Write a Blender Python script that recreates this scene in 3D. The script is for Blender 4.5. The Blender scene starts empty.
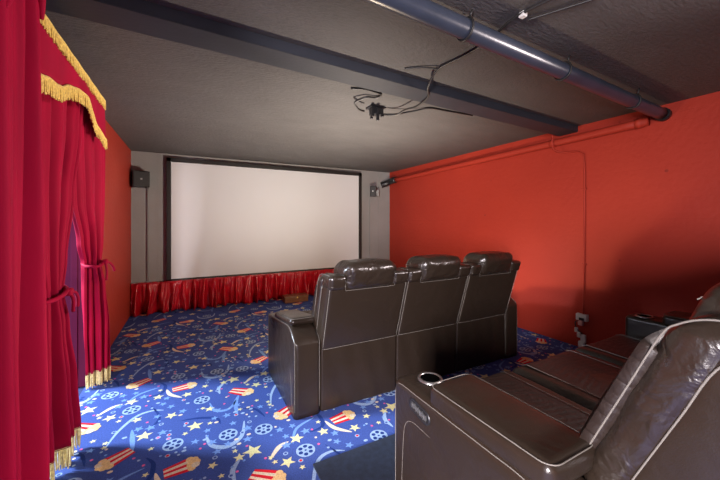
import bpy, bmesh, math, random
from mathutils import Vector, Matrix, noise
random.seed(7)
C = bpy.context.scene.collection
PI = math.pi
sc = bpy.context.scene
# ---------------------------------------------------------------- dimensions
XL, XR, YB, YN, CZ = -0.76, 3.72, 5.71, -1.6, 2.39

# ---------------------------------------------------------------- materials
def mat(name, col, rough=0.6, metal=0.0, spec=0.5, sheen=0.0, coat=0.0):
    m = bpy.data.materials.new(name); m.use_nodes = True
    b = m.node_tree.nodes['Principled BSDF']
    b.inputs['Base Color'].default_value = (*col, 1)
    b.inputs['Roughness'].default_value = rough
    b.inputs['Metallic'].default_value = metal
    b.inputs['Specular IOR Level'].default_value = spec
    if sheen:
        b.inputs['Sheen Weight'].default_value = sheen
        b.inputs['Sheen Roughness'].default_value = 0.35
    if coat: b.inputs['Coat Weight'].default_value = coat
    return m

def noisy(m, scale=8, amt=0.25, bump=0.0, bscale=60, bdist=0.01, detail=4, stretch=None, dark=0.75, rvar=0.0):
    nt = m.node_tree; N = nt.nodes; L = nt.links; b = N['Principled BSDF']
    tc = N.new('ShaderNodeTexCoord'); mp = N.new('ShaderNodeMapping')
    if stretch: mp.inputs['Scale'].default_value = stretch
    L.new(tc.outputs['Object'], mp.inputs['Vector'])
    n = N.new('ShaderNodeTexNoise'); n.inputs['Scale'].default_value = scale; n.inputs['Detail'].default_value = detail
    L.new(mp.outputs[0], n.inputs['Vector'])
    c = b.inputs['Base Color'].default_value[:]
    mx = N.new('ShaderNodeMix'); mx.data_type = 'RGBA'
    mx.inputs['A'].default_value = (c[0]*(1-amt), c[1]*(1-amt), c[2]*(1-amt), 1)
    mx.inputs['B'].default_value = (min(1, c[0]*(1+amt)), min(1, c[1]*(1+amt)), min(1, c[2]*(1+amt)), 1)
    r = N.new('ShaderNodeMapRange'); r.inputs['From Min'].default_value = 0.3; r.inputs['From Max'].default_value = 0.7
    L.new(n.outputs['Fac'], r.inputs['Value']); L.new(r.outputs[0], mx.inputs['Factor'])
    L.new(mx.outputs['Result'], b.inputs['Base Color'])
    if rvar:
        rr = N.new('ShaderNodeMapRange'); ro = b.inputs['Roughness'].default_value
        rr.inputs['From Min'].default_value = .3; rr.inputs['From Max'].default_value = .7
        rr.inputs['To Min'].default_value = max(.05, ro-rvar); rr.inputs['To Max'].default_value = ro+rvar
        L.new(n.outputs['Fac'], rr.inputs['Value']); L.new(rr.outputs[0], b.inputs['Roughness'])
    if bump:
        n2 = N.new('ShaderNodeTexNoise'); n2.inputs['Scale'].default_value = bscale; n2.inputs['Detail'].default_value = 6
        n2.inputs['Roughness'].default_value = .6
        L.new(mp.outputs[0], n2.inputs['Vector'])
        bp = N.new('ShaderNodeBump'); bp.inputs['Strength'].default_value = bump; bp.inputs['Distance'].default_value = bdist
        L.new(n2.outputs['Fac'], bp.inputs['Height']); L.new(bp.outputs[0], b.inputs['Normal'])
    return m

M = {}
M['ceiling'] = noisy(mat('ceiling_paint', (.084, .079, .076), .60, spec=.3), 3, .08, .5, 26, .02, stretch=(1, 2.2, 1))
M['ceiling'].node_tree.nodes['Bump'].inputs['Strength'].default_value = .42
M['backwall'] = noisy(mat('grey_wall_paint', (.25, .245, .235), .6), 2, .08, .25, 30, .01)
M['screen'] = noisy(mat('screen_vinyl', (.62, .63, .64), .8), 1.5, .02)
M['black'] = mat('black_frame', (.012, .011, .010), .55)
M['blackplastic'] = mat('black_plastic', (.015, .015, .016), .35)
M['beam'] = noisy(mat('blue_grey_beam_paint', (.024, .027, .035), .55, spec=.3), 5, .12, .2, 40, .005)
M['pipe'] = noisy(mat('slate_pipe_paint', (.034, .042, .062), .3), 6, .15, .1, 40, .004)
M['gold'] = noisy(mat('gold_fringe', (.85, .55, .13), .5, sheen=.3), 90, .35)
M['palegold'] = noisy(mat('pale_gold_fringe', (.80, .66, .30), .5, sheen=.3), 90, .3)
M['cord'] = mat('black_cable', (.02, .018, .016), .5)
M['greycord'] = mat('grey_cable', (.16, .15, .14), .5)
M['metal'] = mat('galvanised_metal', (.42, .43, .42), .35, .8)
M['cupmetal'] = mat('dark_brushed_metal', (.30, .29, .28), .3, .85)
M['buttons'] = mat('grey_button', (.07, .07, .07), .4)
M['cupshade'] = mat('cup_shade_black', (.002, .002, .002), 1.0, spec=0)  # near-black colour standing in for the shade inside the cup
M['white'] = mat('white_plastic', (.62, .61, .57), .45)
M['pinkpaper'] = mat('painted_paper_tag', (.62, .36, .34), .6)
M['stitch'] = mat('cream_stitching', (.15, .135, .115), .6)
M['wood'] = noisy(mat('brown_wood', (.16, .065, .03), .35), 14, .3, stretch=(1, 6, 6))
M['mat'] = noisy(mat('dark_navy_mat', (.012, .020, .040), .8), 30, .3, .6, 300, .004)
M['jamb'] = noisy(mat('purple_door_paint', (.11, .014, .050), .85, spec=.1), 3, .12)
M['casing'] = mat('tan_casing', (.45, .26, .12), .5)
M['hallfloor'] = noisy(mat('hall_carpet', (.035, .05, .13), .95, spec=.1), 60, .3)
M['outside'] = mat('hall_plaster', (.45, .43, .42), .8)

def red_wall():
    m = mat('orange_red_wall_paint', (.50, .050, .020), .6, spec=.25)
    nt = m.node_tree; N = nt.nodes; L = nt.links; b = N['Principled BSDF']
    tc = N.new('ShaderNodeTexCoord')
    n = N.new('ShaderNodeTexNoise'); n.inputs['Scale'].default_value = 1.6; n.inputs['Detail'].default_value = 5
    L.new(tc.outputs['Object'], n.inputs['Vector'])
    mx = N.new('ShaderNodeMix'); mx.data_type = 'RGBA'
    mx.inputs['A'].default_value = (.30, .024, .014, 1); mx.inputs['B'].default_value = (.38, .036, .017, 1)
    L.new(n.outputs['Fac'], mx.inputs['Factor'])
    # small pock marks
    v = N.new('ShaderNodeTexVoronoi'); v.inputs['Scale'].default_value = 3.1; v.inputs['Randomness'].default_value = 1
    L.new(tc.outputs['Object'], v.inputs['Vector'])
    r = N.new('ShaderNodeMapRange'); r.inputs['From Min'].default_value = .03; r.inputs['From Max'].default_value = .055
    L.new(v.outputs['Distance'], r.inputs['Value'])
    mk = N.new('ShaderNodeMix'); mk.data_type = 'RGBA'; mk.inputs['A'].default_value = (.22, .02, .012, 1)
    L.new(r.outputs[0], mk.inputs['Factor']); L.new(mx.outputs['Result'], mk.inputs['B'])
    L.new(mk.outputs['Result'], b.inputs['Base Color'])
    # form-work board courses + roughness
    sx = N.new('ShaderNodeSeparateXYZ'); L.new(tc.outputs['Object'], sx.inputs[0])
    d = N.new('ShaderNodeMath'); d.operation = 'FRACT'
    q = N.new('ShaderNodeMath'); q.operation = 'MULTIPLY'; q.inputs[1].default_value = 1/.46
    L.new(sx.outputs['Z'], q.inputs[0]); L.new(q.outputs[0], d.inputs[0])
    lt = N.new('ShaderNodeMath'); lt.operation = 'LESS_THAN'; lt.inputs[1].default_value = .015
    L.new(d.outputs[0], lt.inputs[0])
    n2 = N.new('ShaderNodeTexNoise'); n2.inputs['Scale'].default_value = 22; n2.inputs['Detail'].default_value = 6
    L.new(tc.outputs['Object'], n2.inputs['Vector'])
    ad = N.new('ShaderNodeMath'); ad.operation = 'SUBTRACT'
    lm = N.new('ShaderNodeMath'); lm.operation = 'MULTIPLY'; lm.inputs[1].default_value = .7
    L.new(lt.outputs[0], lm.inputs[0])
    L.new(n2.outputs['Fac'], ad.inputs[0]); L.new(lm.outputs[0], ad.inputs[1])
    bp = N.new('ShaderNodeBump'); bp.inputs['Strength'].default_value = .35; bp.inputs['Distance'].default_value = .012
    L.new(ad.outputs[0], bp.inputs['Height']); L.new(bp.outputs[0], b.inputs['Normal'])
    return m
M['red'] = red_wall()

def leather(name, col, rough, bump=.35, bscale=9, crease=0):
    m = mat(name, col, rough, spec=.42)
    nt = m.node_tree; N = nt.nodes; L = nt.links; b = N['Principled BSDF']
    tc = N.new('ShaderNodeTexCoord')
    n = N.new('ShaderNodeTexNoise'); n.inputs['Scale'].default_value = bscale; n.inputs['Detail'].default_value = 3
    n.inputs['Distortion'].default_value = .6
    g = N.new('ShaderNodeTexVoronoi'); g.inputs['Scale'].default_value = 260
    L.new(tc.outputs['Object'], n.inputs['Vector']); L.new(tc.outputs['Object'], g.inputs['Vector'])
    b1 = N.new('ShaderNodeBump'); b1.inputs['Strength'].default_value = bump; b1.inputs['Distance'].default_value = .02
    b2 = N.new('ShaderNodeBump'); b2.inputs['Strength'].default_value = .12; b2.inputs['Distance'].default_value = .002
    L.new(n.outputs['Fac'], b1.inputs['Height']); L.new(g.outputs['Distance'], b2.inputs['Height'])
    if crease:
        cr = N.new('ShaderNodeTexNoise'); cr.noise_type = 'RIDGED_MULTIFRACTAL'; cr.inputs['Scale'].default_value = crease
        cr.inputs['Detail'].default_value = 1.5; cr.inputs['Distortion'].default_value = .4
        mp = N.new('ShaderNodeMapping'); mp.inputs['Rotation'].default_value = (.5, 0, 0); mp.inputs['Scale'].default_value = (1, .55, 1.5)
        L.new(tc.outputs['Object'], mp.inputs['Vector']); L.new(mp.outputs[0], cr.inputs['Vector'])
        b3 = N.new('ShaderNodeBump'); b3.inputs['Strength'].default_value = .55; b3.inputs['Distance'].default_value = .012
        L.new(cr.outputs[0], b3.inputs['Height']); L.new(b3.outputs[0], b1.inputs['Normal'])
    L.new(b1.outputs[0], b2.inputs['Normal']); L.new(b2.outputs[0], b.inputs['Normal'])
    r = N.new('ShaderNodeMapRange'); r.inputs['To Min'].default_value = rough-.06; r.inputs['To Max'].default_value = rough+.08
    L.new(n.outputs['Fac'], r.inputs['Value']); L.new(r.outputs[0], b.inputs['Roughness'])
    return m
LEA = (.021, .0140, .0095)
M['leather'] = leather('dark_brown_leather', LEA, .31, .35, 7)
M['wrinkled'] = leather('creased_brown_leather', LEA, .29, .7, 12, crease=6)
M['wrinkled'].node_tree.nodes['Principled BSDF'].inputs['Specular IOR Level'].default_value = .75
M['quilted'] = leather('quilted_brown_leather', (.019, .012, .009), .50, .3, 20)

def velvet():
    m = mat('crimson_velvet', (.34, .0015, .030), .75, spec=.15, sheen=.12)
    b = m.node_tree.nodes['Principled BSDF']
    b.inputs['Sheen Tint'].default_value = (.9, .05, .20, 1)
    return noisy(m, 5, .2, .15, 120, .003, stretch=(1, 1, .3))
M['seatleather'] = leather('seat_brown_leather', LEA, .42, .5, 12, crease=4)
M['velvet'] = velvet()
M['satin'] = noisy(mat('red_satin', (.42, .003, .012), .32, spec=.6), 12, .2, .5, 22, .02)

# ---------------------------------------------------------------- object helpers
def tag(o, label=None, cat=None, group=None, kind=None):
    if label: o['label'] = label
    if cat: o['category'] = cat
    if group: o['group'] = group
    if kind: o['kind'] = kind
    return o

def obj(name, bm, m, parent=None, smooth=True, recalc=True):
    if recalc: bmesh.ops.recalc_face_normals(bm, faces=bm.faces)
    me = bpy.data.meshes.new(name); bm.to_mesh(me); bm.free()
    for mm in (m if isinstance(m, (list, tuple)) else [m]): me.materials.append(mm)
    if smooth:
        for p in me.polygons: p.use_smooth = True
    o = bpy.data.objects.new(name, me); C.objects.link(o)
    if parent: o.parent = parent
    return o

def empty(name, loc=(0, 0, 0), rz=0):
    o = bpy.data.objects.new(name, None); C.objects.link(o); o.location = loc; o.rotation_euler = (0, 0, rz)
    o.empty_display_size = .1
    return o

def box(bm, x0, x1, y0, y1, z0, z1, bevel=0, mi=0):
    r = bmesh.ops.create_cube(bm, size=1)
    for v in r['verts']:
        v.co = Vector((x0+(v.co.x+.5)*(x1-x0), y0+(v.co.y+.5)*(y1-y0), z0+(v.co.z+.5)*(z1-z0)))
    fs = set(f for v in r['verts'] for f in v.link_faces)
    for f in fs: f.material_index = mi
    if bevel:
        es = set(e for v in r['verts'] for e in v.link_edges)
        bmesh.ops.bevel(bm, geom=list(es), offset=bevel, segments=3, affect='EDGES', profile=.5)
    return bm

def rbox(bm, x0, x1, y0, y1, z0, z1, r, n=8, puff=0.0, fn=None, wr=0.0, wf=8, mi=0):
    """rounded, slightly puffed cushion block"""
    c = Vector(((x0+x1)/2, (y0+y1)/2, (z0+z1)/2)); h = Vector(((x1-x0)/2, (y1-y0)/2, (z1-z0)/2))
    rr = [min(r, h[i]*.999) for i in range(3)]
    idx = {}
    def vert(p):
        k = tuple(round(a, 5) for a in p)
        if k in idx: return idx[k]
        # p in [-1,1]^3 ; remap so that many samples land in the rounded rim
        q = Vector([h[i]*p[i] for i in range(3)])
        inner = Vector([max(-(h[i]-rr[i]), min(h[i]-rr[i], q[i])) for i in range(3)])
        dlt = Vector([(q[i]-inner[i])/rr[i] for i in range(3)])
        if dlt.length > 1e-6:
            m_ = max(abs(a) for a in dlt)
            # cube -> sphere
            x, y, z = dlt
            s = Vector((x*math.sqrt(max(0, 1-y*y/2-z*z/2+y*y*z*z/3)), y*math.sqrt(max(0, 1-x*x/2-z*z/2+x*x*z*z/3)), z*math.sqrt(max(0, 1-x*x/2-y*y/2+x*x*y*y/3))))
            q = inner+Vector([s[i]*rr[i] for i in range(3)])
        if puff:
            for i in range(3):
                j, k2 = (i+1) % 3, (i+2) % 3
                w = max(0, 1-p[j]**2)*max(0, 1-p[k2]**2)
                if abs(p[i]) > .5: q[i] += math.copysign(puff*w*min(1, h[i]*4/ max(h) if max(h) else 1), p[i])
        q = q+c
        if wr:
            nv = noise.noise_vector(q*wf)
            q += nv*wr
        if fn: q = Vector(fn(*q))
        v = bm.verts.new(q); idx[k] = v
        return v
    def samples(i):
        f = rr[i]/h[i]; k = 4
        a = [-1+f*(t/k) for t in range(k)]
        mid = [-(1-f)+2*(1-f)*t/n for t in range(n+1)] if f < .99 else [0]
        b_ = [1-f*(t/k) for t in range(k-1, -1, -1)]
        return a+mid+b_
    S = [samples(i) for i in range(3)]
    for ax in range(3):
        j, k = (ax+1) % 3, (ax+2) % 3
        for sgn in (-1, 1):
            for a in range(len(S[j])-1):
                for b_ in range(len(S[k])-1):
                    vs = []
                    for (u, w) in ((a, b_), (a+1, b_), (a+1, b_+1), (a, b_+1)):
                        p = [0, 0, 0]; p[ax] = sgn; p[j] = S[j][u]; p[k] = S[k][w]
                        vv = vert(p)
                        if vv not in vs: vs.append(vv)
                    if sgn < 0: vs.reverse()
                    if len(vs) > 2:
                        try: f = bm.faces.new(vs); f.material_index = mi
                        except ValueError: pass
    return bm

def tube(bm, pts, r, n=8, closed=False, cap=True):
    pts = [Vector(p) for p in pts]; N = len(pts); rings = []
    prev = None
    for i, p in enumerate(pts):
        if closed: t = pts[(i+1) % N]-pts[i-1]
        else: t = pts[min(i+1, N-1)]-pts[max(i-1, 0)]
        if t.length < 1e-9: t = Vector((0, 0, 1))
        t.normalize()
        if prev is None:
            a = Vector((0, 0, 1)) if abs(t.z) < .9 else Vector((1, 0, 0))
            u = t.cross(a).normalized()
        else:
            u = (prev-t*prev.dot(t)).normalized()
        prev = u; w = t.cross(u)
        ri = r[i] if isinstance(r, (list, tuple)) else r
        rings.append([bm.verts.new(p+u*math.cos(2*PI*k/n)*ri+w*math.sin(2*PI*k/n)*ri) for k in range(n)])
    for i in range(N if closed else N-1):
        a, b_ = rings[i], rings[(i+1) % N]
        for k in range(n): bm.faces.new((a[k], a[(k+1) % n], b_[(k+1) % n], b_[k]))
    if cap and not closed:
        bm.faces.new(rings[0][::-1]); bm.faces.new(rings[-1])
    return bm

def smoothpath(pts, k=6):
    pts = [Vector(p) for p in pts]; out = []
    for i in range(len(pts)-1):
        p0 = pts[max(i-1, 0)]; p1 = pts[i]; p2 = pts[i+1]; p3 = pts[min(i+2, len(pts)-1)]
        for j in range(k):
            t = j/k
            out.append(.5*((2*p1)+(-p0+p2)*t+(2*p0-5*p1+4*p2-p3)*t*t+(-p0+3*p1-3*p2+p3)*t**3))
    out.append(pts[-1])
    return out

def nb(): return bmesh.new()

# ---------------------------------------------------------------- carpet with its printed pattern
def carpet_mats():
    cols = [('carpet_navy', (.050, .088, .30)), ('carpet_dark_navy', (.016, .042, .19)), ('carpet_pale_yellow', (.70, .66, .34)),
            ('carpet_light_blue', (.16, .29, .62)), ('carpet_red', (.62, .016, .03)), ('carpet_cream', (.70, .60, .44)),
            ('carpet_grey_blue', (.30, .42, .62)), ('carpet_popcorn_yellow', (.76, .52, .24)), ('carpet_pink', (.70, .12, .30))]
    out = []
    for n, c in cols:
        out.append(noisy(mat(n, c, .95, spec=.1), 140, .22, .6, 420, .004, detail=2))
    return out
CM = carpet_mats()
NAVY, DARK, PALE, LBLUE, RED, CREAM, GBLUE, POP, PINK = range(9)

T = .975
items = []     # (verts2d, material, layer)
def poly(pts, m, layer): items.append((pts, m, layer))
def star(cx, cy, r, rot, m, layer=2):
    poly([(cx+math.cos(rot+k*PI/5)*(r if k % 2 == 0 else r*.43), cy+math.sin(rot+k*PI/5)*(r if k % 2 == 0 else r*.43)) for k in range(10)], m, layer)
def disc(cx, cy, r, m, layer, n=14, sq=1):
    poly([(cx+math.cos(2*PI*k/n)*r, cy+math.sin(2*PI*k/n)*r*sq) for k in range(n)], m, layer)
def reel(cx, cy, r, m=GBLUE):
    disc(cx, cy, r, m, 1, 22)
    for k in range(6): disc(cx+math.cos(k*PI/3+.3)*r*.60, cy+math.sin(k*PI/3+.3)*r*.60, r*.235, DARK, 2, 10)
    disc(cx, cy, r*.13, DARK, 2, 8)
def ribbon(pts, w, m, layer=1):
    P = smoothpath([(x, y, 0) for x, y in pts], 5); n = len(P)
    for i in range(n-1):
        a, b_ = P[i], P[i+1]; t = (b_-a).normalized(); s = Vector((-t.y, t.x, 0))
        wa = w*math.sin(PI*(.06+.88*i/(n-1))); wb = w*math.sin(PI*(.06+.88*(i+1)/(n-1)))
        t2 = (P[min(i+2, n-1)]-P[i]).normalized(); s2 = Vector((-t2.y, t2.x, 0)) if t2.length else s
        t1 = (P[i+1]-P[max(i-1, 0)]).normalized(); s1 = Vector((-t1.y, t1.x, 0))
        q = [a+s1*wa, a-s1*wa, b_-s2*wb, b_+s2*wb]
        poly([(v.x, v.y) for v in q], m, layer)
POPN = []
def popcorn(bx, by, px, py):
    """striped bucket: base at b, popped end at p"""
    d = Vector((px-bx, py-by)); L = d.length; u = d/L; s = Vector((-u.y, u.x))
    w0, w1 = .040, .062
    def P(t, q): return tuple(Vector((bx, by))+u*(t*L)+s*(q*(w0+(w1-w0)*t)))
    for k in range(5):
        a, b_ = -1+.4*k, -1+.4*(k+1)
        poly([P(0, a), P(0, b_), P(.74, b_), P(.74, a)], RED if k % 2 == 0 else CREAM, 3)
    for (t, q, r, m) in ((.78, -.68, .021, POP), (.78, .68, .021, POP), (.82, 0, .028, POP), (.91, -.38, .022, CREAM), (.91, .40, .022, POP), (.76, -.25, .020, POP), (.77, .32, .020, CREAM), (.97, 0, .020, POP)):
        x, y = P(t, q); items.append(([(x+math.cos(2*PI*k/9)*r, y+math.sin(2*PI*k/9)*r) for k in range(9)], m, 4+.4*(POPN.append(1) or len(POPN) % 7)))
popcorn(-.304, 2.316, -.445, 2.225)
popcorn(-.125, 2.013, .040, 2.034)
popcorn(.290, 2.765, .432, 2.652)
for x, y in ((-.37, 2.81), (-.091, 2.257), (.08, 2.72), (.215, 2.20), (.425, 2.15)): reel(x, y, .056)
big = [(.029, 2.394, .052, .3), (-.115, 2.60, .042, .9), (.125, 2.563, .035, .1), (.328, 1.973, .060, .5), (-.388, 2.935, .048, 1.1), (-.216, 2.92, .040, .2),
       (-.02, 2.86, .040, .6), (.486, 1.79, .045, .8), (-.257, 2.433, .050, .25), (-.32, 2.652, .035, .7), (.25, 2.93, .035, .2), (.11, 1.96, .03, 1)]
for x, y, r, a in big: star(x, y, r, a, PALE)
ribbon([(-.45, 2.394), (-.41, 2.56), (-.33, 2.70), (-.24, 2.73), (-.166, 2.70)], .011, GBLUE)
ribbon([(.09, 2.26), (.115, 2.14), (.20, 2.085), (.29, 2.15), (.325, 2.30)], .017, GBLUE)
ribbon([(.208, 1.775), (.205, 1.87), (.255, 1.945)], .014, GBLUE)
ribbon([(-.333, 2.539), (-.298, 2.30)], .014, LBLUE)
ribbon([(.401, 1.854), (.472, 1.935), (.535, 1.956)], .015, CREAM)
ribbon([(-.165, 2.043), (-.135, 1.943), (-.054, 1.855)], .015, CREAM)
ribbon([(-.42, 2.90), (-.36, 3.03), (-.22, 3.09)], .010, LBLUE)
ribbon([(.294, 2.40), (.300, 2.55), (.334, 2.66)], .016, LBLUE)
ribbon([(.13, 2.647), (.16, 2.52), (.25, 2.50), (.31, 2.60)], .013, LBLUE)
ribbon([(-.05, 2.50), (.05, 2.48), (.16, 2.42), (.18, 2.34)], .012, DARK)
ribbon([(-.22, 2.20), (-.18, 2.12), (-.20, 2.0), (-.32, 1.98)], .013, DARK)
ribbon([(-.25, 2.50), (-.20, 2.55), (-.19, 2.64), (-.25, 2.80)], .010, DARK)
ribbon([(.34, 2.46), (.42, 2.40), (.46, 2.28)], .010, DARK)
occ = [(-.304, 2.316, .07), (-.445, 2.225, .07), (-.37, 2.27, .07), (-.125, 2.013, .07), (.04, 2.034, .07), (-.04, 2.02, .07), (.29, 2.765, .07), (.43, 2.652, .07), (.36, 2.70, .07)]
occ += [(x, y, .06) for x, y in ((-.37, 2.81), (-.091, 2.257), (.08, 2.72), (.215, 2.20), (.425, 2.15))]
occ += [(x, y, r*.85) for x, y, r, a in big]
def free(x, y, r):
    for a, b_, q in occ:
        dx = (x-a+T/2) % T-T/2; dy = (y-b_+T/2) % T-T/2
        if dx*dx+dy*dy < (r+q)**2: return False
    return True
for kind, cnt, r in (('b', 26, .032), ('p', 14, .020), ('e', 16, .014), ('r', 15, .015), ('d', 46, .009)):
    c = 0; tries = 0
    while c < cnt and tries < 3000:
        tries += 1; x = random.uniform(0, T); y = random.uniform(0, T)
        if not free(x, y, r): continue
        occ.append((x, y, r)); c += 1
        if kind == 'b': star(x, y, r*random.uniform(.8, 1.15), random.uniform(0, 2), LBLUE)
        elif kind == 'p': star(x, y, r, random.uniform(0, 2), PALE)
        elif kind == 'e': disc(x, y, r, random.choice((GBLUE, CREAM)), 2, 8, .75)
        elif kind == 'r':
            disc(x, y, r, GBLUE, 2, 10); disc(x, y, r*.6, random.choice((RED, PINK, NAVY)), 3, 8)
        else: disc(x, y, r, random.choice((GBLUE, LBLUE, CREAM, PINK)), 2, 6)
me = bpy.data.meshes.new('floor'); V = []; Fc = []; MI = []
def addpoly(P3, m):
    i = len(V); V.extend(P3); Fc.append(list(range(i, i+len(P3)))); MI.append(m)
X0F, X1F, Y0F, Y1F = XL, XR, YN, YB
addpoly([(X0F, Y0F, 0), (X1F, Y0F, 0), (X1F, Y1F, 0), (X0F, Y1F, 0)], NAVY)
for (a, b_) in (((X0F, Y0F), (X1F, Y0F)), ((X1F, Y0F), (X1F, Y1F)), ((X1F, Y1F), (X0F, Y1F)), ((X0F, Y1F), (X0F, Y0F))):
    addpoly([(a[0], a[1], 0), (a[0], a[1], -.05), (b_[0], b_[1], -.05), (b_[0], b_[1], 0)], NAVY)
addpoly([(X0F, Y0F, -.05), (X0F, Y1F, -.05), (X1F, Y1F, -.05), (X1F, Y0F, -.05)], NAVY)
for i in range(-3, 5):
    for j in range(-5, 5):
        for pts, m, l in items:
            P3 = [(x+i*T, y+j*T, l*.0004) for x, y in pts]
            xs = [p[0] for p in P3]; ys = [p[1] for p in P3]
            if min(xs) < X0F+.003 or max(xs) > X1F-.003 or min(ys) < .3 or max(ys) > Y1F-.01: continue
            addpoly(P3, m)
me.from_pydata(V, [], Fc); me.polygons.foreach_set('material_index', MI)
for m in CM: me.materials.append(m)
me.update()
bm = nb(); bm.from_mesh(me)
for f in bm.faces:
    if f.normal.z < 0 and all(v.co.z > .0002 for v in f.verts): f.normal_flip()
bm.to_mesh(me); bm.free()
fl = bpy.data.objects.new('floor', me); C.objects.link(fl)
tag(fl, 'blue cinema carpet printed with stars, film reels and popcorn boxes', kind='structure')

# ---------------------------------------------------------------- shell
def struct(name, boxes, m, label=None):
    bm = nb()
    for b_ in boxes: box(bm, *b_)
    return tag(obj(name, bm, m, smooth=False), label, kind='structure')
D0, D1, DZ = 2.20, 3.42, 2.05       # doorway behind the tied curtains
W0, W1, WZ = -1.3, .85, 2.10        # opening behind the camera
struct('ceiling', [(XL-.14, XR+.14, YN-.14, YB+.14, CZ, CZ+.12)], M['ceiling'], 'dark grey textured plaster ceiling')
struct('wall_back', [(XL-.14, XR+.14, YB, YB+.14, -.05, CZ)], M['backwall'], 'grey painted wall behind the projection screen')
struct('wall_right', [(XR, XR+.14, YN-.14, YB, -.05, CZ)], M['red'], 'long orange red concrete wall on the right')
struct('wall_front', [(XL-.14, XR, YN-.14, YN, -.05, CZ)], M['red'], 'red wall behind the camera')
struct('wall_left', [(XL-.14, XL, D1, YB, -.05, CZ), (XL-.14, XL, D0, D1, DZ, CZ), (XL-.14, XL, W1, D0, -.05, CZ), (XL-.14, XL, W0, W1, WZ, CZ), (XL-.14, XL, YN, W0, -.05, CZ)], M['red'], 'orange wall behind the red drapes')
# the doorway's lining
bm = nb()
box(bm, XL-.15, XL-.001, D1-.022, D1, 0, DZ, .003); box(bm, XL-.15, XL-.001, D0, D0+.022, 0, DZ, .003); box(bm, XL-.15, XL-.001, D0, D1, DZ-.022, DZ, .003)
box(bm, XL-.09, XL-.05, D1-.036, D1-.02, 0, DZ-.02, .002); box(bm, XL-.09, XL-.05, D0+.02, D0+.036, 0, DZ-.02, .002)
tag(obj('door_1', bm, M['jamb'], smooth=False), 'purple lined doorway between the tied drapes', kind='structure')
bm = nb(); box(bm, XL, XL+.014, D1-.004, D1+.045, 0, DZ+.045, .003); box(bm, XL, XL+.014, D0-.045, D0+.004, 0, DZ+.045, .003); box(bm, XL, XL+.014, D0, D1, DZ, DZ+.045, .003)
tag(obj('trim_1', bm, M['casing'], smooth=False), 'thin tan casing round the doorway', kind='structure')
# hall outside
struct('floor_hall', [(-4.8, XL-.001, YN-1.5, YB+1, -.06, -.004)], M['hallfloor'], 'plain floor of the hall beyond the doorway')

struct('wall_hall', [(-4.8, -4.68, YN-1.5, YB+1, -.06, 3.2)], M['outside'], 'plain far wall of the hall beyond the doorway')
# ---------------------------------------------------------------- ceiling beam and pipes
bm = nb()
ya0 = 1.80; sl = .055
vs = []
for x in (XL, XR):
    y0 = 1.70+.075*(x+.0) if False else 1.815+.045*x
    y1 = y0+.20
    vs.append([bm.verts.new((x, y0, CZ)), bm.verts.new((x, y0, 2.325)), bm.verts.new((x, y1, 2.325)), bm.verts.new((x, y1, CZ))])
a, b_ = vs
for k in range(4): bm.faces.new((a[k], a[(k+1) % 4], b_[(k+1) % 4], b_[k]))
bm.faces.new(a[::-1]); bm.faces.new(b_)
bmesh.ops.bevel(bm, geom=bm.edges[:], offset=.003, segments=2, affect='EDGES')
tag(obj('ceiling_beam', bm, M['beam'], smooth=False), 'shallow blue grey beam crossing the ceiling above the front recliner row', 'beam')

def PY(x): return 1.17+.035*(x-.9)
def PZ(x): return 2.318-.018*(x-.9)/2.8
pr = empty('drain_pipe', (1.5, PY(1.5), PZ(1.5)))
tag(pr, 'thick round slate blue pipe slung under the ceiling nearest the camera', 'pipe')
def rel(p, o): return Vector(p)-o.location
bm = nb(); tube(bm, [rel((x, PY(x), PZ(x)), pr) for x in [-.38+(XR-.005+.38)*k/20 for k in range(21)]], .048, 24)
obj('pipe_barrel', bm, M['pipe'], pr)
bm = nb(); tube(bm, [rel((XR-.055, PY(3.66), PZ(3.66)), pr), rel((XR-.001, PY(3.7), PZ(3.7)), pr)], .056, 24)
obj('wall_collar', bm, M['blackplastic'], pr)
for x in (1.22, 2.1, 3.1):
    bm = nb(); c = Vector((x, PY(x), PZ(x)))
    tube(bm, [rel(c+Vector((0, math.cos(a)*.053, math.sin(a)*.053)), pr) for a in [2*PI*k/20 for k in range(20)]], .006, 6, closed=True)
    tube(bm, [rel(c+Vector((0, -.03, .045)), pr), rel(c+Vector((0, -.045, CZ-c.z)), pr)], .006, 6)
    obj('pipe_hanger', bm, M['black'], pr)

# painted pipe along right wall
wp = empty('heating_pipe', (XR-.04, 3.5, 2.22))
tag(wp, 'orange red painted pipe running high along the right wall', 'pipe')
def wz(y): return 2.262-(y-1.35)*.0155
bm = nb(); tube(bm, [rel((XR-.046, y, wz(y)), wp) for y in [1.36+(5.46-1.36)*k/20 for k in range(21)]], .040, 18)
obj('pipe_barrel', bm, M['red'], wp)
bm = nb(); tube(bm, [rel(p, wp) for p in smoothpath([(XR-.062, 5.40, wz(5.44)), (XR-.07, 5.54, 2.19), (XR-.12, 5.63, 2.15), (XR-.22, 5.69, 2.11)], 5)], .062, 16)
obj('pipe_elbow', bm, M['blackplastic'], wp)
for y in (1.40, 2.2, 5.40):
    bm = nb(); tube(bm, [rel((XR-.048, y, wz(y)), wp), rel((XR-.048, y+.05, wz(y)), wp)], .046, 16)
    obj('pipe_coupling', bm, M['red'], wp)

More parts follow.
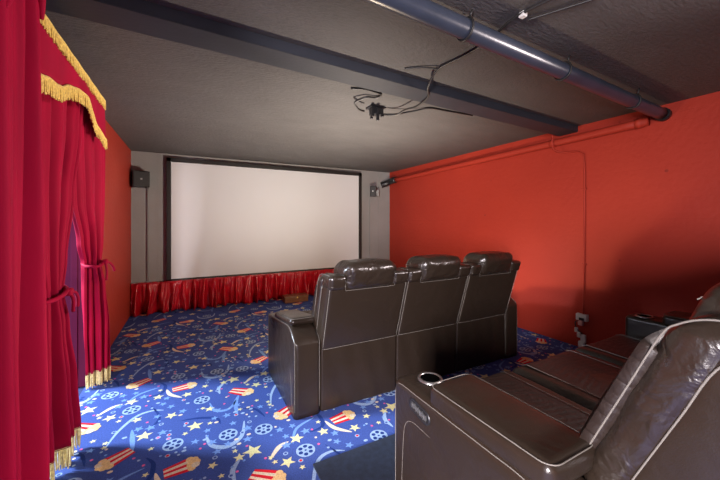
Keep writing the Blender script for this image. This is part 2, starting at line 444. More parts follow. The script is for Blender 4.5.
# thin conduit dropping to outlet
cd = empty('electrical_conduit', (XR-.01, 1.93, .36))
tag(cd, 'thin orange painted conduit bending down the right wall to the junction box', 'conduit')
bm = nb()
tube(bm, [rel(p, cd) for p in smoothpath([(XR-.100, 2.20, CZ-.005), (XR-.100, 2.20, 2.22), (XR-.07, 2.19, 2.16), (XR-.018, 2.12, 2.13), (XR-.012, 2.0, 2.115), (XR-.012, 1.94, 2.08), (XR-.012, 1.915, 1.98), (XR-.012, 1.915, 1.2), (XR-.012, 1.925, .37)], 6)], .0085, 8)
obj('conduit_tube', bm, M['red'], cd)
for z in (1.7, .9):
    bm = nb(); box(bm, XR-.024-cd.location.x, XR-cd.location.x, -.035, .01, z-.008-.36, z+.008-.36, .003); obj('strap', bm, M['red'], cd, smooth=False)

jb = empty('junction_box', (XR-.0, 1.93, .335))
tag(jb, 'small pale metal junction box low on the right wall', 'junction box')
bm = nb(); box(bm, -.045, 0, -.055, .055, -.035, .035, .006); obj('box_body', bm, M['white'], jb, smooth=False)
bm = nb(); box(bm, -.052, -.044, -.030, .020, -.030, -.002, .003); obj('socket_plate', bm, M['blackplastic'], jb, smooth=False)
pg = empty('power_plug', (XR-.03, 1.94, .27))
tag(pg, 'pinkish plug and looped cord hanging beneath the junction box', 'plug')
bm = nb(); rbox(bm, -.022, .012, -.028, .022, -.022, .025, .010, 3); obj('plug_body', bm, M['pinkpaper'], pg)
bm = nb(); tube(bm, smoothpath([(-.006, -.02, .02), (-.01, .045, .01), (0, .05, -.05), (0, .02, -.09), (.01, -.03, -.14), (.01, -.05, -.26)], 6), .006, 6); obj('plug_cord', bm, M['blackplastic'], pg)
bm = nb(); rbox(bm, -.02, .014, .03, .058, -.105, -.055, .008, 3); rbox(bm, -.02, .014, .0, .032, -.155, -.098, .008, 3)
rbox(bm, -.02, .014, -.05, -.004, -.20, -.115, .008, 3); rbox(bm, -.02, .014, -.035, .02, -.262, -.19, .008, 3)
obj('cord_wrap', bm, M['white'], pg)

# ---------------------------------------------------------------- screen
s = empty('projection_screen', (1.337, YB-.03, 1.37))
tag(s, 'large blank pale projection screen in a black frame on the grey wall', 'projection screen')
ox, oy, oz = s.location
bm = nb()
xo0, xo1, zo0, zo1, w = -.315, 3.02, .455, 2.325, .062
yy0, yy1 = YB-.065, YB-.002
box(bm, xo0-ox, xo1-ox, yy0-oy, yy1-oy, zo1-w-oz, zo1-oz, .004); box(bm, xo0-ox, xo1-ox, yy0-oy, yy1-oy, zo0-oz, zo0+.03-oz, .004)
box(bm, xo0-ox, xo0+w-ox, yy0-oy, yy1-oy, zo0-oz, zo1-oz, .004); box(bm, xo1-w-ox, xo1-ox, yy0-oy, yy1-oy, zo0-oz, zo1-oz, .004)
obj('frame', bm, M['black'], s, smooth=False)
bm = nb(); box(bm, xo0+w-.005-ox, xo1-w+.005-ox, YB-.05-oy, YB-.01-oy, zo0+.02-oz, zo1-w+.005-oz); obj('screen_surface', bm, M['screen'], s, smooth=False)

# speakers
def speaker(name, loc, rz, sx, sy, sz, label, bracket=True):
    t = empty(name, loc, rz); tag(t, label, 'speaker', 'surround speakers either side of the screen')
    bm = nb(); box(bm, -sx, sx, -sy, sy, -sz, sz, .008); obj('cabinet', bm, M['blackplastic'], t, smooth=False)
    bm = nb(); box(bm, -sx+.01, sx-.01, -sy-.006, -sy+.001, -sz+.01, sz-.01, .003); obj('grille', bm, M['black'], t, smooth=False)
    bm = nb(); box(bm, -.012, .012, -sy-.010, -sy-.004, -.012, .012, .003); obj('badge', bm, M['metal'], t, smooth=False)
    return t
a = speaker('wall_speaker', (-.635, 5.60, 1.965), math.radians(14), .105, .085, .115, 'black box speaker on the grey wall in the corner left of the screen')
bm = nb(); box(bm, -.03, .03, .08, .15, -.03, .03, .004); obj('bracket', bm, M['metal'], a, smooth=False)
a = speaker('wall_speaker', (3.25, 5.585, 1.965), math.radians(-38), .06, .05, .105, 'small black speaker on the grey wall right of the screen')
bm = nb(); box(bm, .02, .11, .03, .12, -.09, .03, .006); obj('bracket', bm, M['backwall'], a, smooth=False)
for x, z1, lab in ((-.555, 1.86, 'grey cable raceway running down the wall under the left speaker'), (3.24, 1.87, 'thin grey cable running down the wall under the right speaker')):
    bm = nb(); box(bm, x-.010, x+.010, YB-.02, YB-.0005, .47, z1, .003)
    tag(obj('cable_raceway', bm, M['backwall'] if x > 0 else M['greycord'], smooth=False), lab, 'cable cover')
bm = nb(); box(bm, 3.08, 3.14, YB-.014, YB-.0005, 1.40, 1.50, .004)
tag(obj('wall_plate', bm, M['backwall'], smooth=False), 'small grey blank wall plate beside the screen at right', 'wall plate')
# faint wall panel joints
bm = nb()
for x in (-.42, 3.45): box(bm, x-.004, x+.004, YB-.004, YB-.0002, .46, CZ)
for z in (.95, 1.42, 1.9):
    box(bm, XL, xo0-.01, YB-.0035, YB-.0002, z-.003, z+.003); box(bm, xo1+.01, XR, YB-.0035, YB-.0002, z-.003, z+.003)
tag(obj('trim_2', bm, M['backwall'], smooth=False), 'faint joints of the grey wall panels', kind='structure')

# ---------------------------------------------------------------- stage skirt below the screen
sk = empty('stage_skirt', (1.4, YB-.08, 0))
tag(sk, 'ruffled red satin skirt hung along the wall under the screen', 'skirt curtain')
bm = nb(); nx, nz = 900, 10
g = []
rs = random.Random(3)
folds = [(XL+.02)+i*.158+rs.uniform(-.02, .02) for i in range(30)]
def skirt_y(x, t):
    ph = 2*PI*(x-XL)/.158; y = 0
    k = (x-XL)/.158; i = int(k)
    sh = .35*math.sin(i*2.3+1)
    amp = .012+.055*t
    w = math.sin(ph+sh*t*2.2+1.6*math.sin(x*2.1)+.9*math.sin(x*5.3)); w = w-.35*math.cos(2*(ph+1.6*math.sin(x*2.1)))
    return .035-amp*w*1.45*(.75+.25*math.sin(x*7))-.012*math.sin(ph*2.6+x*5+t*6)*(.3+t)-.012*noise.noise(Vector((x*18, t*5, 1)))
for j in range(nz+1):
    t = j/nz; row = []
    for i in range(nx+1):
        x = XL+.012+(XR-XL-.03)*i/nx
        z = .455-(.450+.012*math.sin(x*9))*t+(.010*math.sin(x*37) if t < .05 else 0)
        xx = x+.022*t*math.sin(2*PI*x/.31+2*t)
        row.append(bm.verts.new((min(max(xx, XL+.01), XR-.01)-1.4, min(.070, skirt_y(x, t)-.045), max(.004, z))))
    g.append(row)
for j in range(nz):
    for i in range(nx): bm.faces.new((g[j][i], g[j][i+1], g[j+1][i+1], g[j+1][i]))
o = obj('skirt_cloth', bm, M['satin'], sk)
md = o.modifiers.new('s', 'SOLIDIFY'); md.thickness = .004
bm = nb(); box(bm, XL+.008-1.4, XR-.02-1.4, -.012, .076, .435, .458, .004); obj('heading_rail', bm, M['satin'], sk, smooth=False)

# small box on floor
bx_ = empty('wooden_box', (1.585, 5.36, 0))
tag(bx_, 'small brown wooden box on the carpet before the red skirt', 'box')
bm = nb(); box(bm, -.20, .20, -.09, .09, .002, .095, .006); obj('box_body', bm, M['wood'], bx_, smooth=False)
bm = nb(); box(bm, -.205, .205, -.095, .095, .095, .112, .005); obj('lid', bm, M['wood'], bx_, smooth=False)
bm = nb(); box(bm, .0, .02, -.100, -.088, .075, .100, .002); obj('latch', bm, M['gold'], bx_, smooth=False)

# ---------------------------------------------------------------- drapes
def drape(rows, folds, seed, thick=.004, nu=220, sub=8, ph0=0.0, sharp=.35):
    """rows: (z, (xa,ya), (xb,yb), amp)  sheet swept downward with fluted folds"""
    bm = nb(); R = []
    rs = random.Random(seed)
    a1, a2 = rs.uniform(0, 6), rs.uniform(0, 6)
    seq = []
    for i in range(len(rows)-1):
        for k in range(sub):
            t = k/sub; tt = t*t*(3-2*t)
            A, B = rows[i], rows[i+1]
            seq.append((A[0]+(B[0]-A[0])*t, Vector(A[1]).lerp(Vector(B[1]), tt), Vector(A[2]).lerp(Vector(B[2]), tt), A[3]+(B[3]-A[3])*tt))
    L_ = rows[-1]; seq.append((L_[0], Vector(L_[1]), Vector(L_[2]), L_[3]))
    for z, a, b_, amp in seq:
        d = (b_-a); n = Vector((d.y, -d.x)); n.normalize()
        row = []
        for i in range(nu+1):
            s_ = i/nu
            ph = 2*PI*folds*(s_+.035*math.sin(5*s_+a1)+.012*math.sin(z*2.2+9*s_))+ph0
            w = math.sin(ph)+sharp*math.sin(2*ph+.8+.5*z)+.28*math.sin(.5*ph+a2+z*.7)
            env = min(1, 6*s_+.35)*min(1, 6*(1-s_)+.35)
            p = a+d*s_+n*(w*amp*env)
            row.append(bm.verts.new((p.x, p.y, z)))
        R.append(row)
    for j in range(len(R)-1):
        for i in range(nu): bm.faces.new((R[j][i], R[j][i+1], R[j+1][i+1], R[j+1][i]))
    hem = [v.co.copy() for v in R[-1]]
    return bm, hem

def cloth_obj(name, bm, parent, m=None):
    o = obj(name, bm, m or M['velvet'], parent, recalc=False)
    md = o.modifiers.new('s', 'SOLIDIFY'); md.thickness = .004
    return o

def fringe(bm, pts, ln, step=.006, r=.0024, seed=1, zmin=.004):
    """strands hanging from a polyline, with a braid along it"""
    rs = random.Random(seed)
    P = [Vector(p) for p in pts]
    acc = 0; L = []
    for i in range(len(P)-1):
        seg = (P[i+1]-P[i]).length; d = 0
        while acc < seg:
            L.append((P[i].lerp(P[i+1], acc/seg))); acc += step
        acc -= seg
    for i, p in enumerate(L):
        l = (ln(i/len(L)) if callable(ln) else ln)*rs.uniform(.86, 1.06)
        ox_, oy_ = rs.uniform(-.005, .005), rs.uniform(-.005, .005)
        q = p+Vector((ox_, oy_, -l)); q.z = max(q.z, zmin)
        m_ = p.lerp(q, .5)+Vector((rs.uniform(-.002, .002), rs.uniform(-.002, .002), 0))
        tube(bm, [p, m_, q], [r*.9, r*1.1, r], 4, cap=False)
    if len(L) > 2:
        tube(bm, [x+Vector((0, 0, 0)) for x in L[::2]], .0055, 5)
    return bm

# near, tall drape
d1 = empty('velvet_drape', (-.5, 1.25, 0))
tag(d1, 'tall crimson velvet drape hanging free to the floor at the left edge', 'drape', 'velvet drapes on the left wall')
rows = [(CZ-.004, (-.53, .70), (-.50, 1.58), .024), (2.25, (-.52, .70), (-.50, 1.65), .045), (1.9, (-.52, .70), (-.50, 1.645), .054), (1.2, (-.52, .70), (-.50, 1.65), .058), (.5, (-.52, .70), (-.50, 1.665), .060), (.012, (-.52, .70), (-.50, 1.68), .062)]
bm, hem = drape(rows, 7.6, 11, nu=320, ph0=1.0)
for v in bm.verts: v.co -= d1.location
cloth_obj('drape_cloth', bm, d1)
# bunched fold near the ceiling
bm = nb()
tube(bm, [Vector(p)-d1.location for p in smoothpath([(-.46, 1.33, 1.95), (-.452, 1.38, 2.08), (-.447, 1.43, 2.17), (-.447, 1.48, 2.20), (-.45, 1.54, 2.17), (-.46, 1.585, 2.06)], 8)], [.005+.015*math.sin(PI*(k/40))**.7 for k in range(41)], 12)
obj('gathered_fold', bm, M['velvet'], d1)

d1.location.y -= .065
# middle drape
d2 = empty('velvet_drape', (-.62, 2.3, 0))
tag(d2, 'crimson velvet drape tied back near the camera under the gold fringed valance', 'drape', 'velvet drapes on the left wall')
rows = [(2.16, (-.66, 1.80), (-.61, 2.66), .026), (1.9, (-.66, 1.82), (-.61, 2.60), .030), (1.5, (-.66, 1.88), (-.61, 2.44), .034), (1.15, (-.65, 1.98), (-.61, 2.31), .032), (.99, (-.645, 2.04), (-.605, 2.24), .030),
        (.80, (-.65, 2.0), (-.60, 2.30), .036), (.45, (-.66, 1.96), (-.60, 2.42), .042), (.13, (-.66, 2.0), (-.60, 2.49), .040)]
bm, hem = drape(rows, 5.0, 21, ph0=2.0)
for v in bm.verts: v.co -= d2.location
cloth_obj('drape_cloth', bm, d2)
bm = nb(); fringe(bm, [h-d2.location+Vector((.0, 0, .005)) for h in hem], .115, .0055, .0028, 5, .004)
obj('gold_fringe', bm, M['palegold'], d2)
def tie(parent, c, rx, ry, z, rot, tail, seed):
    bm = nb(); L0 = parent.location
    P = []
    for k in range(28):
        a = 2*PI*k/28; x, y = math.cos(a)*rx, math.sin(a)*ry
        P.append(Vector((c[0]+x*math.cos(rot)-y*math.sin(rot), c[1]+x*math.sin(rot)+y*math.cos(rot), z+.018*math.sin(a)))-L0)
    tube(bm, P, .011, 8, closed=True)
    k0 = Vector(tail[0])-L0
    rbox(bm, k0.x-.018, k0.x+.018, k0.y-.024, k0.y+.024, k0.z-.02, k0.z+.02, .014, 3)
    for tl in tail[1:]:
        tube(bm, smoothpath([k0]+[Vector(p)-L0 for p in tl], 6), .0085, 7)
    obj('tieback', bm, M['velvet'], parent)
tie(d2, (-.625, 2.14), .066, .135, .99, 0.05, [(-.56, 2.20, .985), [(-.55, 2.26, .97), (-.55, 2.31, .93), (-.555, 2.33, .88)], [(-.55, 2.23, .94), (-.555, 2.25, .87)]], 2)

# far drape
d3 = empty('velvet_drape', (-.65, 3.2, 0))
tag(d3, 'crimson velvet drape tied back at the far side of the doorway', 'drape', 'velvet drapes on the left wall')
rows = [(2.16, (-.66, 2.50), (-.60, 3.20), .024), (1.9, (-.66, 2.55), (-.60, 3.20), .024), (1.5, (-.67, 2.66), (-.60, 3.20), .024), (1.2, (-.68, 2.88), (-.60, 3.17), .026), (1.04, (-.69, 3.02), (-.61, 3.16), .026),
        (.85, (-.71, 3.10), (-.60, 3.26), .030), (.5, (-.735, 3.22), (-.595, 3.37), .030), (.125, (-.74, 3.30), (-.595, 3.40), .026)]
bm, hem = drape(rows, 4.0, 31, ph0=.5)
for v in bm.verts: v.co.x = max(v.co.x, XL+.02)
for h in hem: h.x = max(h.x, XL+.02)
for v in bm.verts: v.co -= d3.location
cloth_obj('drape_cloth', bm, d3)
bm = nb(); fringe(bm, [h-d3.location+Vector((0, 0, .005)) for h in hem], .115, .0050, .0028, 6)
obj('gold_fringe', bm, M['palegold'], d3)
tie(d3, (-.65, 3.09), .058, .105, 1.04, .3, [(-.575, 3.10, 1.045), [(-.56, 3.16, 1.03), (-.55, 3.24, .99), (-.55, 3.29, .95)], [(-.57, 3.12, .98), (-.57, 3.11, .90)]], 3)

# rod behind valance
bm = nb(); tube(bm, [(-.635, 1.74, 2.175), (-.635, 3.30, 2.175)], .014, 12)
for y in (1.76, 3.28): tube(bm, [(-.635, y, 2.175), (XL, y, 2.175)], .010, 8)
tag(obj('curtain_rod', bm, M['gold']), 'gold curtain rod behind the fringed valance', 'curtain rod')

# valance
va = empty('valance', (-.56, 2.35, 2.1))
tag(va, 'scalloped red velvet valance edged with gold fringe over the doorway drapes', 'valance')
bm = nb(); R = []
def vbot(y):
    P = [(1.70, 1.94), (1.78, 1.955), (1.86, 1.972), (1.96, 1.985), (2.07, 2.010), (2.20, 2.064), (2.32, 2.088), (2.44, 2.094), (2.55, 2.08), (2.64, 2.055), (2.78, 2.00), (2.91, 1.955), (3.02, 1.94)]
    for i in range(len(P)-1):
        if y <= P[i+1][0]:
            t = (y-P[i][0])/(P[i+1][0]-P[i][0]); t = t*t*(3-2*t)*.5+t*.5
            return P[i][1]+(P[i+1][1]-P[i][1])*t
    return P[-1][1]
NY = 90
def vx(y, t): return -.556+.010*math.sin(y*11)*t+.001*math.sin(y*31+t)
top_pts, bot_pts = [], []
for j in range(9):
    t = j/8; row = []
    for i in range(NY+1):
        y = 1.70+(2.955-1.70)*i/NY
        z = 2.225+(vbot(y)-2.225)*t
        p = Vector((vx(y, t), y, z))
        if j == 0: top_pts.append(p.copy())
        if j == 8: bot_pts.append(p.copy())
        row.append(bm.verts.new(p-va.location))
    R.append(row)
for j in range(8):
    for i in range(NY): bm.faces.new((R[j][i], R[j][i+1], R[j+1][i+1], R[j+1][i]))
cloth_obj('valance_cloth', bm, va)
# return to the wall at the far end
bm = nb(); box(bm, XL+.004-va.location.x, -.560-va.location.x, 2.945-2.35, 2.955-2.35, 1.965-2.1, 2.222-2.1, .003)
obj('valance_return', bm, M['velvet'], va, smooth=False)
bm = nb(); fringe(bm, [p-va.location+Vector((.008, 0, .006)) for p in top_pts], .060, .006, .003, 7, -9); obj('top_fringe', bm, M['gold'], va)
bm = nb(); fringe(bm, [p-va.location+Vector((.008, 0, 0)) for p in bot_pts], .072, .006, .003, 8, -9); obj('bottom_fringe', bm, M['gold'], va)

# ---------------------------------------------------------------- floor mat
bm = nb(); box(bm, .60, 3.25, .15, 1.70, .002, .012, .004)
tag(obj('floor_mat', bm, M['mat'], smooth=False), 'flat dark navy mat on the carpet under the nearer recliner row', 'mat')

# ---------------------------------------------------------------- reclining sofas
AW, SW, DEP = .19, .645, .85
W = 2*AW+3*SW
def recliner(loc, label, k, ztop, zhead, drop, lift, over, pth):
    """x: 0..W, y: 0 (rear) .. DEP (front); k = lean of the backs"""
    t = empty('theatre_recliner_sofa', loc); tag(t, label, 'recliner sofa', 'three seat leather recliner rows')
    L = M['leather']
    def adrop(y): return drop*max(0, (y-.08)/(DEP-.08))-lift*0
    def sl(x, y, z): return (x, y, z-adrop(y)+lift)
    def ln(x, y, z):
        q = max(0, z-.42)
        return (x, y-k*q+.02*math.sin(min(1, q/.5)*PI)*0, z)
    def lpt(x, y, z): return Vector(ln(x, y, z))
    # base frame
    bm = nb(); box(bm, AW+.01, W-AW-.01, .03, DEP-.03, .03, .30, .01)
    for x in (.06, W-.10):
        for y in (.06, DEP-.1): box(bm, x, x+.04, y, y+.04, .0, .05, .004)
    obj('base_frame', bm, M['blackplastic'], t, smooth=False)
    # arms
    for side in (0, 1):
        x0 = 0 if side == 0 else W-AW; x1 = x0+AW
        bm = nb()
        def armfn(x, y, z, x0=x0, x1=x1):
            # rear top corner rolls down
            if z > .40 and y < .22: z -= .11*((.22-y)/.22)**2*((z-.40)/.23)
            if z > .3: z -= adrop(y)*(z-.3)/.33
            return (x, y, max(z, .003))
        rbox(bm, x0, x1, 0, DEP, -.035, .625+lift, .032, 14, .004, armfn)
        arm = obj('arm', bm, L, t)
        ox = x0-.004 if side == 0 else x1+.004
        # outline seams
        bm = nb(); s1 = .004 if side == 0 else -.004
        xo = x0+.006 if side == 0 else x1-.006
        def az(y): return .612+lift-adrop(y)-(.11*((.22-y)/.22)**2*.93 if y < .22 else 0)
        P = [(xo, DEP-.012, .05), (xo, DEP-.012, .5), (xo, DEP-.018, .585-drop+lift), (xo, DEP-.05, .612-adrop(.8)+lift)]+[(xo, y, az(y)) for y in (.7, .6, .5, .4, .3, .22, .15, .1, .05, .022)]+[(xo, .012, .45), (xo, .010, .05)]
        tube(bm, smoothpath(P, 4), .0019, 6)
        xi = x1-.006 if side == 0 else x0+.006
        P = [(xi, .010, .05), (xi, .012, .45), (xi, .022, az(.022)), (xi, .12, az(.12))]
        tube(bm, smoothpath(P, 4), .0019, 6)
        xs = x0-.0005 if side == 0 else x1+.0005
        P = [(xs, .79, .06), (xs, .78, .20), (xs, .765, .42-drop), (xs, .745, .48-drop), (xs, .705, .505-drop), (xs, .64, .508-drop), (xs, .54, .502-drop*.8), (xs, .40, .475), (xs, .26, .42), (xs, .13, .33), (xs, .08, .22), (xs, .07, .06)]
        tube(bm, smoothpath(P, 6), .0016, 6)
        obj('seam', bm, M['stitch'], arm)
        # pad
        px0, px1 = (x0+.004, x1+over) if side == 0 else (x0-over, x1-.004)
        bm = nb(); rbox(bm, px0, px1, .115, .61, .610, .610+pth, .026, 12, .008, sl, .002, 7)
        pad = obj('arm_pad', bm, M['leather'], arm)
        bm = nb(); q = .020
        zz = .605+pth
        loop = []
        for (cx, cy, a0) in ((px1-.045, .57, 0), (px0+.045, .57, 90), (px0+.045, .155, 180), (px1-.045, .155, 270)):
            for a in range(0, 91, 15):
                A = math.radians(a0+a); loop.append(sl(cx+math.cos(A)*.040, cy+math.sin(A)*.040, zz))
        tube(bm, loop, .0020, 6, closed=True)
        obj('piping', bm, M['stitch'], pad)
        # cup holder
        cx, cy = (x0+x1)/2+(.035 if side == 0 else -.035), DEP-.105
        bm = nb()
        prof = [(.056, .628), (.054, .635), (.050, .637), (.045, .636), (.043, .632)]
        rg = [[bm.verts.new(sl(cx+math.cos(2*PI*i/28)*r_, cy+math.sin(2*PI*i/28)*r_, z)) for i in range(28)] for r_, z in prof]
        for a_, b2 in zip(rg, rg[1:]):
            for i in range(28): bm.faces.new((a_[i], a_[(i+1) % 28], b2[(i+1) % 28], b2[i]))
        cup = obj('cup_holder', bm, M['cupmetal'], arm)
        bm = nb(); rr = bmesh.ops.create_circle(bm, cap_ends=True, segments=28, radius=.043)
        for v in rr['verts']: v.co = Vector(sl(v.co.x+cx, v.co.y+cy, .633))
        obj('cup_shade_disc', bm, M['cupshade'], arm, smooth=False)  # flat disc, the depth of the recess is only dark colour
        # control panel on outer side
        xs = x0 if side == 0 else x1; sg = -1 if side == 0 else 1
        bm = nb()
        def oval(hw, hh, xx, n=26):
            out = []
            for i in range(n):
                a = 2*PI*i/n; cx_ = hw-hh
                yy = math.cos(a)*hh+(cx_ if math.cos(a) > 0 else -cx_); zz_ = math.sin(a)*hh
                ty = .17
                out.append((xs+sg*xx, DEP-.197+yy*math.cos(ty)-zz_*math.sin(ty), .566+lift-adrop(DEP-.2)+yy*math.sin(ty)+zz_*math.cos(ty)))
            return out
        r0 = [bm.verts.new(p) for p in oval(.066, .027, -.004)]; r1 = [bm.verts.new(p) for p in oval(.066, .027, .006)]; r2 = [bm.verts.new(p) for p in oval(.058, .020, .006)]; r3 = [bm.verts.new(p) for p in oval(.056, .018, .002)]
        for a_, b2 in ((r0, r1), (r1, r2), (r2, r3)):
            for i in range(26): bm.faces.new((a_[i], a_[(i+1) % 26], b2[(i+1) % 26], b2[i]))
        bm.faces.new(r3)
        cp = obj('control_panel', bm, M['blackplastic'], arm)
        bm = nb()
        for i in range(4):
            yy = -.036+.024*i; cy_ = DEP-.197+yy*math.cos(.17); cz_ = .566+lift-adrop(DEP-.2)+yy*math.sin(.17)
            box(bm, xs+sg*.0015, xs+sg*.006, cy_-.008, cy_+.008, cz_-.010, cz_+.010, .002)
        obj('button', bm, M['buttons'], arm, smooth=False)
    # seats
    for i in range(3):
        x0 = AW+i*SW+.004; x1 = x0+SW-.008; cx = (x0+x1)/2
        def sf(x, y, z, x0=x0, x1=x1):
            f = (x-(x0+x1)/2)/(SW/2)
            return (x, y, z-.016*(1-f*f)*(1 if z > .4 else 0)-.02*(1-min(1, y/.8))*(1 if z > .4 else 0))
        bm = nb(); rbox(bm, x0, x1, .10, DEP+.035, .30, .50, .05, 12, .014, sf, .003, 7)
        seat = obj('seat_cushion', bm, M['seatleather'], t)
        bm = nb(); rbox(bm, x0, x1, DEP-.05, DEP+.025, .07, .33, .03, 8, .010)
        fr = obj('footrest', bm, L, t)
        # quilted centre with chevron ridges
        bm = nb(); hw = .225; ny, nx_ = 70, 34; G = []
        for a_ in range(ny+1):
            y = .16+(DEP+.012-.16)*a_/ny; row = []
            for b2 in range(nx_+1):
                f = -1+2*b2/nx_; x = cx+f*hw
                rid = abs(((y*1+abs(f)*.06)/.035) % 1-.5)*2
                zed = sf(x, y, .512)[2]+.006*(1-rid**6)*(1-f**8)-.004
                if y > DEP-.02: zed -= (y-(DEP-.02))**2*14
                row.append(bm.verts.new((x, y, zed)))
            G.append(row)
        for a_ in range(ny):
            for b2 in range(nx_): bm.faces.new((G[a_][b2], G[a_][b2+1], G[a_+1][b2+1], G[a_+1][b2]))
        obj('quilted_panel', bm, M['quilted'], seat)
        for sgn in (-1, 1):
            bm = nb()
            P = [(cx+sgn*hw, y, sf(cx+sgn*hw, y, .513)[2]-(max(0, y-(DEP-.02))**2*14)) for y in [.16+(DEP+.01-.16)*q/24 for q in range(25)]]
            tube(bm, P, .0020, 6)
            obj('piping', bm, M['stitch'], seat)
    # backs
    for i in range(3):
        x0 = AW+i*SW+.003; x1 = x0+SW-.006; cx = (x0+x1)/2
        # skirt below
        bm = nb()
        def skf(x, y, z): return (x, y+.004*math.sin(x*38+z*9)*(1 if y < .05 else 0), z)
        rbox(bm, x0+.002, x1-.002, .004, .05, .005, .450, .012, 14, .002, skf)
        obj('rear_skirt', bm, M['leather'], t)
        # core
        bm = nb(); rbox(bm, x0, x1, .0, .15, .435, ztop-.02, .028, 12, .006, ln)
        core = obj('backrest', bm, M['leather'], t)
        # rear seams
        bm = nb()
        for xs in (x0+.008, x1-.008):
            tube(bm, [lpt(xs, .003, z) for z in [.45+(ztop-.06-.45)*q/10 for q in range(11)]], .0022, 6)
        tube(bm, [lpt(x0+.01+(x1-x0-.02)*q/16, -.002+.001*math.sin(q*2.2), .450) for q in range(17)], .0018, 6)
        zs = ztop-.095
        tube(bm, [lpt(x0+.115, -.004, zs+.05), lpt(x0+.12, -.006, zs), lpt(x1-.12, -.006, zs), lpt(x1-.115, -.004, zs+.05)], .0018, 6)
        for xa, xb in ((x0+.008, x0+.118), (x1-.118, x1-.008)):
            tube(bm, [lpt(xa, -.013, zs+.035), lpt(xb, -.013, zs+.035)], .0016, 6)
        obj('seam', bm, M['stitch'], core)
        # side bolsters on the front
        for sgn in (-1, 1):
            a_, b2 = (x0-.001, x0+.135) if sgn < 0 else (x1-.135, x1+.001)
            bm = nb(); rbox(bm, a_, b2, .10, .245, .47, ztop, .055, 12, .010, ln, .005, 9)
            bo = obj('side_bolster', bm, M['wrinkled'], core)
            # ear on the rear corner
            bm = nb(); rbox(bm, a_, b2-.012 if sgn < 0 else b2, -.012, .14, ztop-.09, ztop+.012, .024, 8, .006, ln, .002, 14)
            obj('shoulder_cap', bm, M['wrinkled'], core)
            xe = a_+.012 if sgn < 0 else b2-.012
            bm = nb()
            P = [lpt(xe, .246, z) for z in (.5, .6, .7, .8, .9, ztop-.06)]+[lpt(xe, .230, ztop-.02), lpt(xe, .19, ztop+.004), lpt(xe, .12, ztop+.010), lpt(xe, .04, ztop+.010)]
            tube(bm, smoothpath(P, 5), .0027, 6)
            P = [lpt(xe-sgn*.010*-1, .128, z) for z in (.5, .6, .7, .8, .9, ztop-.10)]
            P = [Vector((x0-.0015 if sgn < 0 else x1+.0015, p.y, p.z)) for p in P]+[Vector((x0-.001 if sgn < 0 else x1+.001, lpt(0, .09, ztop-.03).y, ztop-.035)), Vector((x0-.001 if sgn < 0 else x1+.001, lpt(0, .03, ztop-.01).y, ztop-.025))]
            tube(bm, smoothpath(P, 5), .0027, 6)
            xi = b2-.004 if sgn < 0 else a_+.004
            obj('bolster_piping', bm, M['stitch'], core)
        # quilted lumbar panel
        bm = nb(); ny, nx_ = 96, 36; G = []
        xa, xb = x0+.020, x1-.020
        z0q, z1q = .49, ztop-.11
        for a_ in range(ny+1):
            z = z0q+(z1q-z0q)*a_/ny; row = []
            for b2 in range(nx_+1):
                f = -1+2*b2/nx_; x = xa+(xb-xa)*b2/nx_
                rid = abs(((z+abs(f)*.07)/.036) % 1-.5)*2
                y = .222+.040*math.sin(PI*a_/ny)**.5*(1-abs(f)**2.5)+.007*(1-rid**6)*(1-f**8)
                row.append(bm.verts.new(lpt(x, y, z)))
            G.append(row)
        for a_ in range(ny):
            for b2 in range(nx_): bm.faces.new((G[a_][b2], G[a_][b2+1], G[a_+1][b2+1], G[a_+1][b2]))
        q = obj('quilted_panel', bm, M['quilted'], core); md = q.modifiers.new('s', 'SOLIDIFY'); md.thickness = .05; md.offset = 1
        # headrest
        bm = nb(); rbox(bm, x0+.112, x1-.112, -.020, .245, ztop-.11, zhead, .062, 12, .012, ln, .005, 10)
        hd = obj('headrest', bm, M['wrinkled'], t)
        bm = nb()
        tube(bm, [lpt(x0+.13+(x1-x0-.26)*q/12, -.012-.006*math.sin(PI*q/12), zhead-.085+.004*math.sin(q*1.7)) for q in range(13)], .0018, 6)
        obj('piping', bm, M['stitch'], hd); bm = nb()
        tube(bm, [lpt(x0+.14+(x1-x0-.28)*q/12, .252+.008*math.sin(PI*q/12), zhead-.075) for q in range(13)], .0018, 6)
        obj('piping', bm, M['stitch'], hd)
    return t
recliner((.625, 2.135, 0), 'dark brown leather three seat recliner row seen from behind, nearer the screen', .30, .975, 1.068, .105, 0, .008, .055)
recliner((.83, .395, 0), 'dark brown leather three seat recliner row seen from its left arm, nearest the camera', .435, 1.125, 1.225, 0, .012, .045, .085)

# ---------------------------------------------------------------- ceiling mount and cables
pm = empty('projector_mount', (1.48, 2.51, CZ))
tag(pm, 'small black ceiling mount with bracket prongs beyond the beam', 'ceiling mount')
bm = nb(); box(bm, -.065, .085, -.05, .06, -.014, 0, .004); obj('mount_plate', bm, M['blackplastic'], pm, smooth=False)
bm = nb(); box(bm, -.045, .055, -.04, .035, -.075, -.012, .008)
for x, y, l in ((-.05, -.04, -.105), (.0, -.045, -.135), (.055, -.03, -.09), (-.02, .03, -.10)):
    box(bm, x-.011, x+.011, y-.010, y+.010, l, -.02, .003)
obj('mount_arm', bm, M['blackplastic'], pm, smooth=False)
def cable(pts, r, m, label, name='ceiling_cable'):
    p0 = Vector(pts[0]); e = nb(); tube(e, [Vector(p)-p0 for p in smoothpath(pts, 7)], r, 6)
    o = obj(name, e, m); o.location = p0
    return tag(o, label, 'cable')
cable([(1.36, 2.50, 2.33), (1.28, 2.46, 2.325), (1.22, 2.40, 2.35), (1.27, 2.31, 2.37), (1.36, 2.29, 2.378), (1.36, 2.22, 2.382), (1.20, 2.20, 2.384), (1.10, 2.235, 2.384)], .009, M['cord'], 'looped black cable coiling left of the ceiling mount')
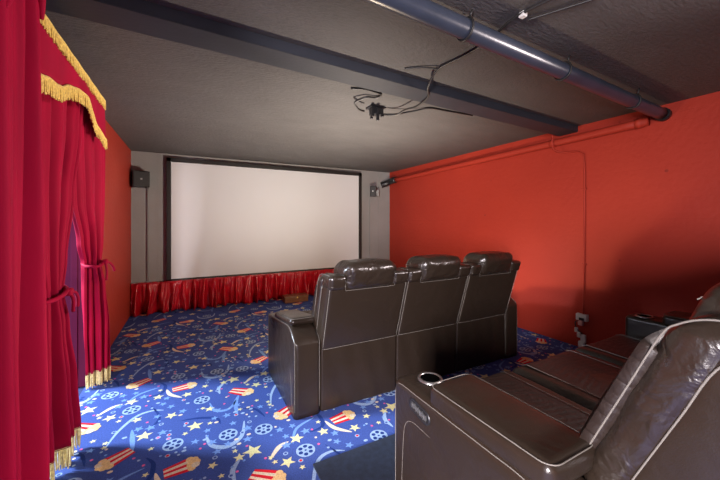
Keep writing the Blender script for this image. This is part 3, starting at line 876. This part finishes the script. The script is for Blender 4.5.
cable([(1.53, 2.50, 2.33), (1.68, 2.47, 2.345), (1.84, 2.36, 2.372), (1.93, 2.28, 2.382), (2.12, 2.27, 2.384), (2.42, 2.25, 2.384)], .008, M['cord'], 'black cable running from the ceiling mount towards the right wall')
cable([(1.53, 2.52, 2.33), (1.66, 2.45, 2.33), (1.68, 2.32, 2.34), (1.67, 2.15, 2.315), (1.62, 1.95, 2.313), (1.50, 1.80, 2.315), (1.47, 1.66, 2.375), (1.50, 1.45, 2.38), (1.50, 1.25, 2.381), (1.47, 1.17, 2.381), (1.45, 1.04, 2.381), (1.50, .80, 2.381)], .008, M['cord'], 'black cable crossing under the beam and over the thick pipe')
cable([(1.47, 1.66, 2.372), (1.38, 1.70, 2.382), (1.28, 1.78, 2.385)], .005, M['cord'], 'short thin cable branching off on the ceiling by the beam')
cable([(1.52, 1.05, 2.378), (1.58, .95, 2.381), (1.66, .80, 2.381)], .006, M['cord'], 'thin dark strand shaped as the shadow of the first cable on the ceiling')  # cast shadow of the main cable, built as a dark tube
bm = nb(); box(bm, 1.445, 1.475, 1.02, 1.05, 2.365, CZ, .004)
tag(obj('cable_clip', bm, M['white'], smooth=False), 'small pale clip fixing the cables to the ceiling behind the pipe', 'clip')

# ---------------------------------------------------------------- light
def area(name, loc, target, sx, sy, power, col, spread=None):
    l = bpy.data.lights.new(name, 'AREA'); l.shape = 'RECTANGLE'; l.size = sx; l.size_y = sy; l.energy = power; l.color = col
    if spread: l.spread = math.radians(spread)
    o = bpy.data.objects.new(name, l); C.objects.link(o); o.location = loc
    d = Vector(target)-Vector(loc); o.rotation_euler = d.to_track_quat('-Z', 'Y').to_euler()
    return o
area('hall_daylight', (-3.9, 3.85, 2.75), (0, 2.85, .5), .8, .5, 410, (.72, .84, 1.0))
area('rear_daylight', (-2.0, -1.55, 1.35), (1.0, 1.15, .1), .5, 1.2, 82, (1.0, .91, .95), 98)
area('drape_fill', (3.1, -.05, 1.95), (-.5, 1.6, .9), .3, .3, 12, (1.0, .86, .86), 75)  # fill light added to brighten the drapes, has no fixture
sp = bpy.data.lights.new('ceiling_fill', 'SPOT'); sp.energy = 175; sp.color = (1.0, .91, .82); sp.spot_size = math.radians(166); sp.spot_blend = 1; sp.shadow_soft_size = .07  # bodiless spot added behind the far row to brighten ceiling and screen
so = bpy.data.objects.new('ceiling_fill', sp); C.objects.link(so); so.location = (1.7, 3.05, .68)
so.rotation_euler = (Vector((1.3, 3.8, 2.39))-so.location).to_track_quat('-Z', 'Y').to_euler()
pl = bpy.data.lights.new('low_warm_fill', 'POINT'); pl.energy = 40; pl.color = (1.0, .72, .44); pl.shadow_soft_size = .07  # added warm point light without a fixture, stands in for bounced light
po = bpy.data.objects.new('low_warm_fill', pl); C.objects.link(po); po.location = (1.7, 2.98, .66)
w = bpy.data.worlds.new('daylight'); sc.world = w; w.use_nodes = True
w.node_tree.nodes['Background'].inputs['Color'].default_value = (.62, .74, 1, 1)
w.node_tree.nodes['Background'].inputs['Strength'].default_value = 1.0

# ---------------------------------------------------------------- camera
cam = bpy.data.cameras.new('camera'); co = bpy.data.objects.new('camera', cam); C.objects.link(co)
cam.sensor_width = 36; cam.lens = 322/720*36; cam.shift_y = -18/720; cam.clip_start = .02
co.location = (0, 0, 1.35); co.rotation_euler = (PI/2, 0, -math.atan(170/322))
sc.camera = co
sc.view_settings.view_transform = 'Standard'; sc.view_settings.look = 'None'
sc.view_settings.gamma = 1; sc.view_settings.use_curve_mapping = False
sc.view_settings.exposure = 1.0
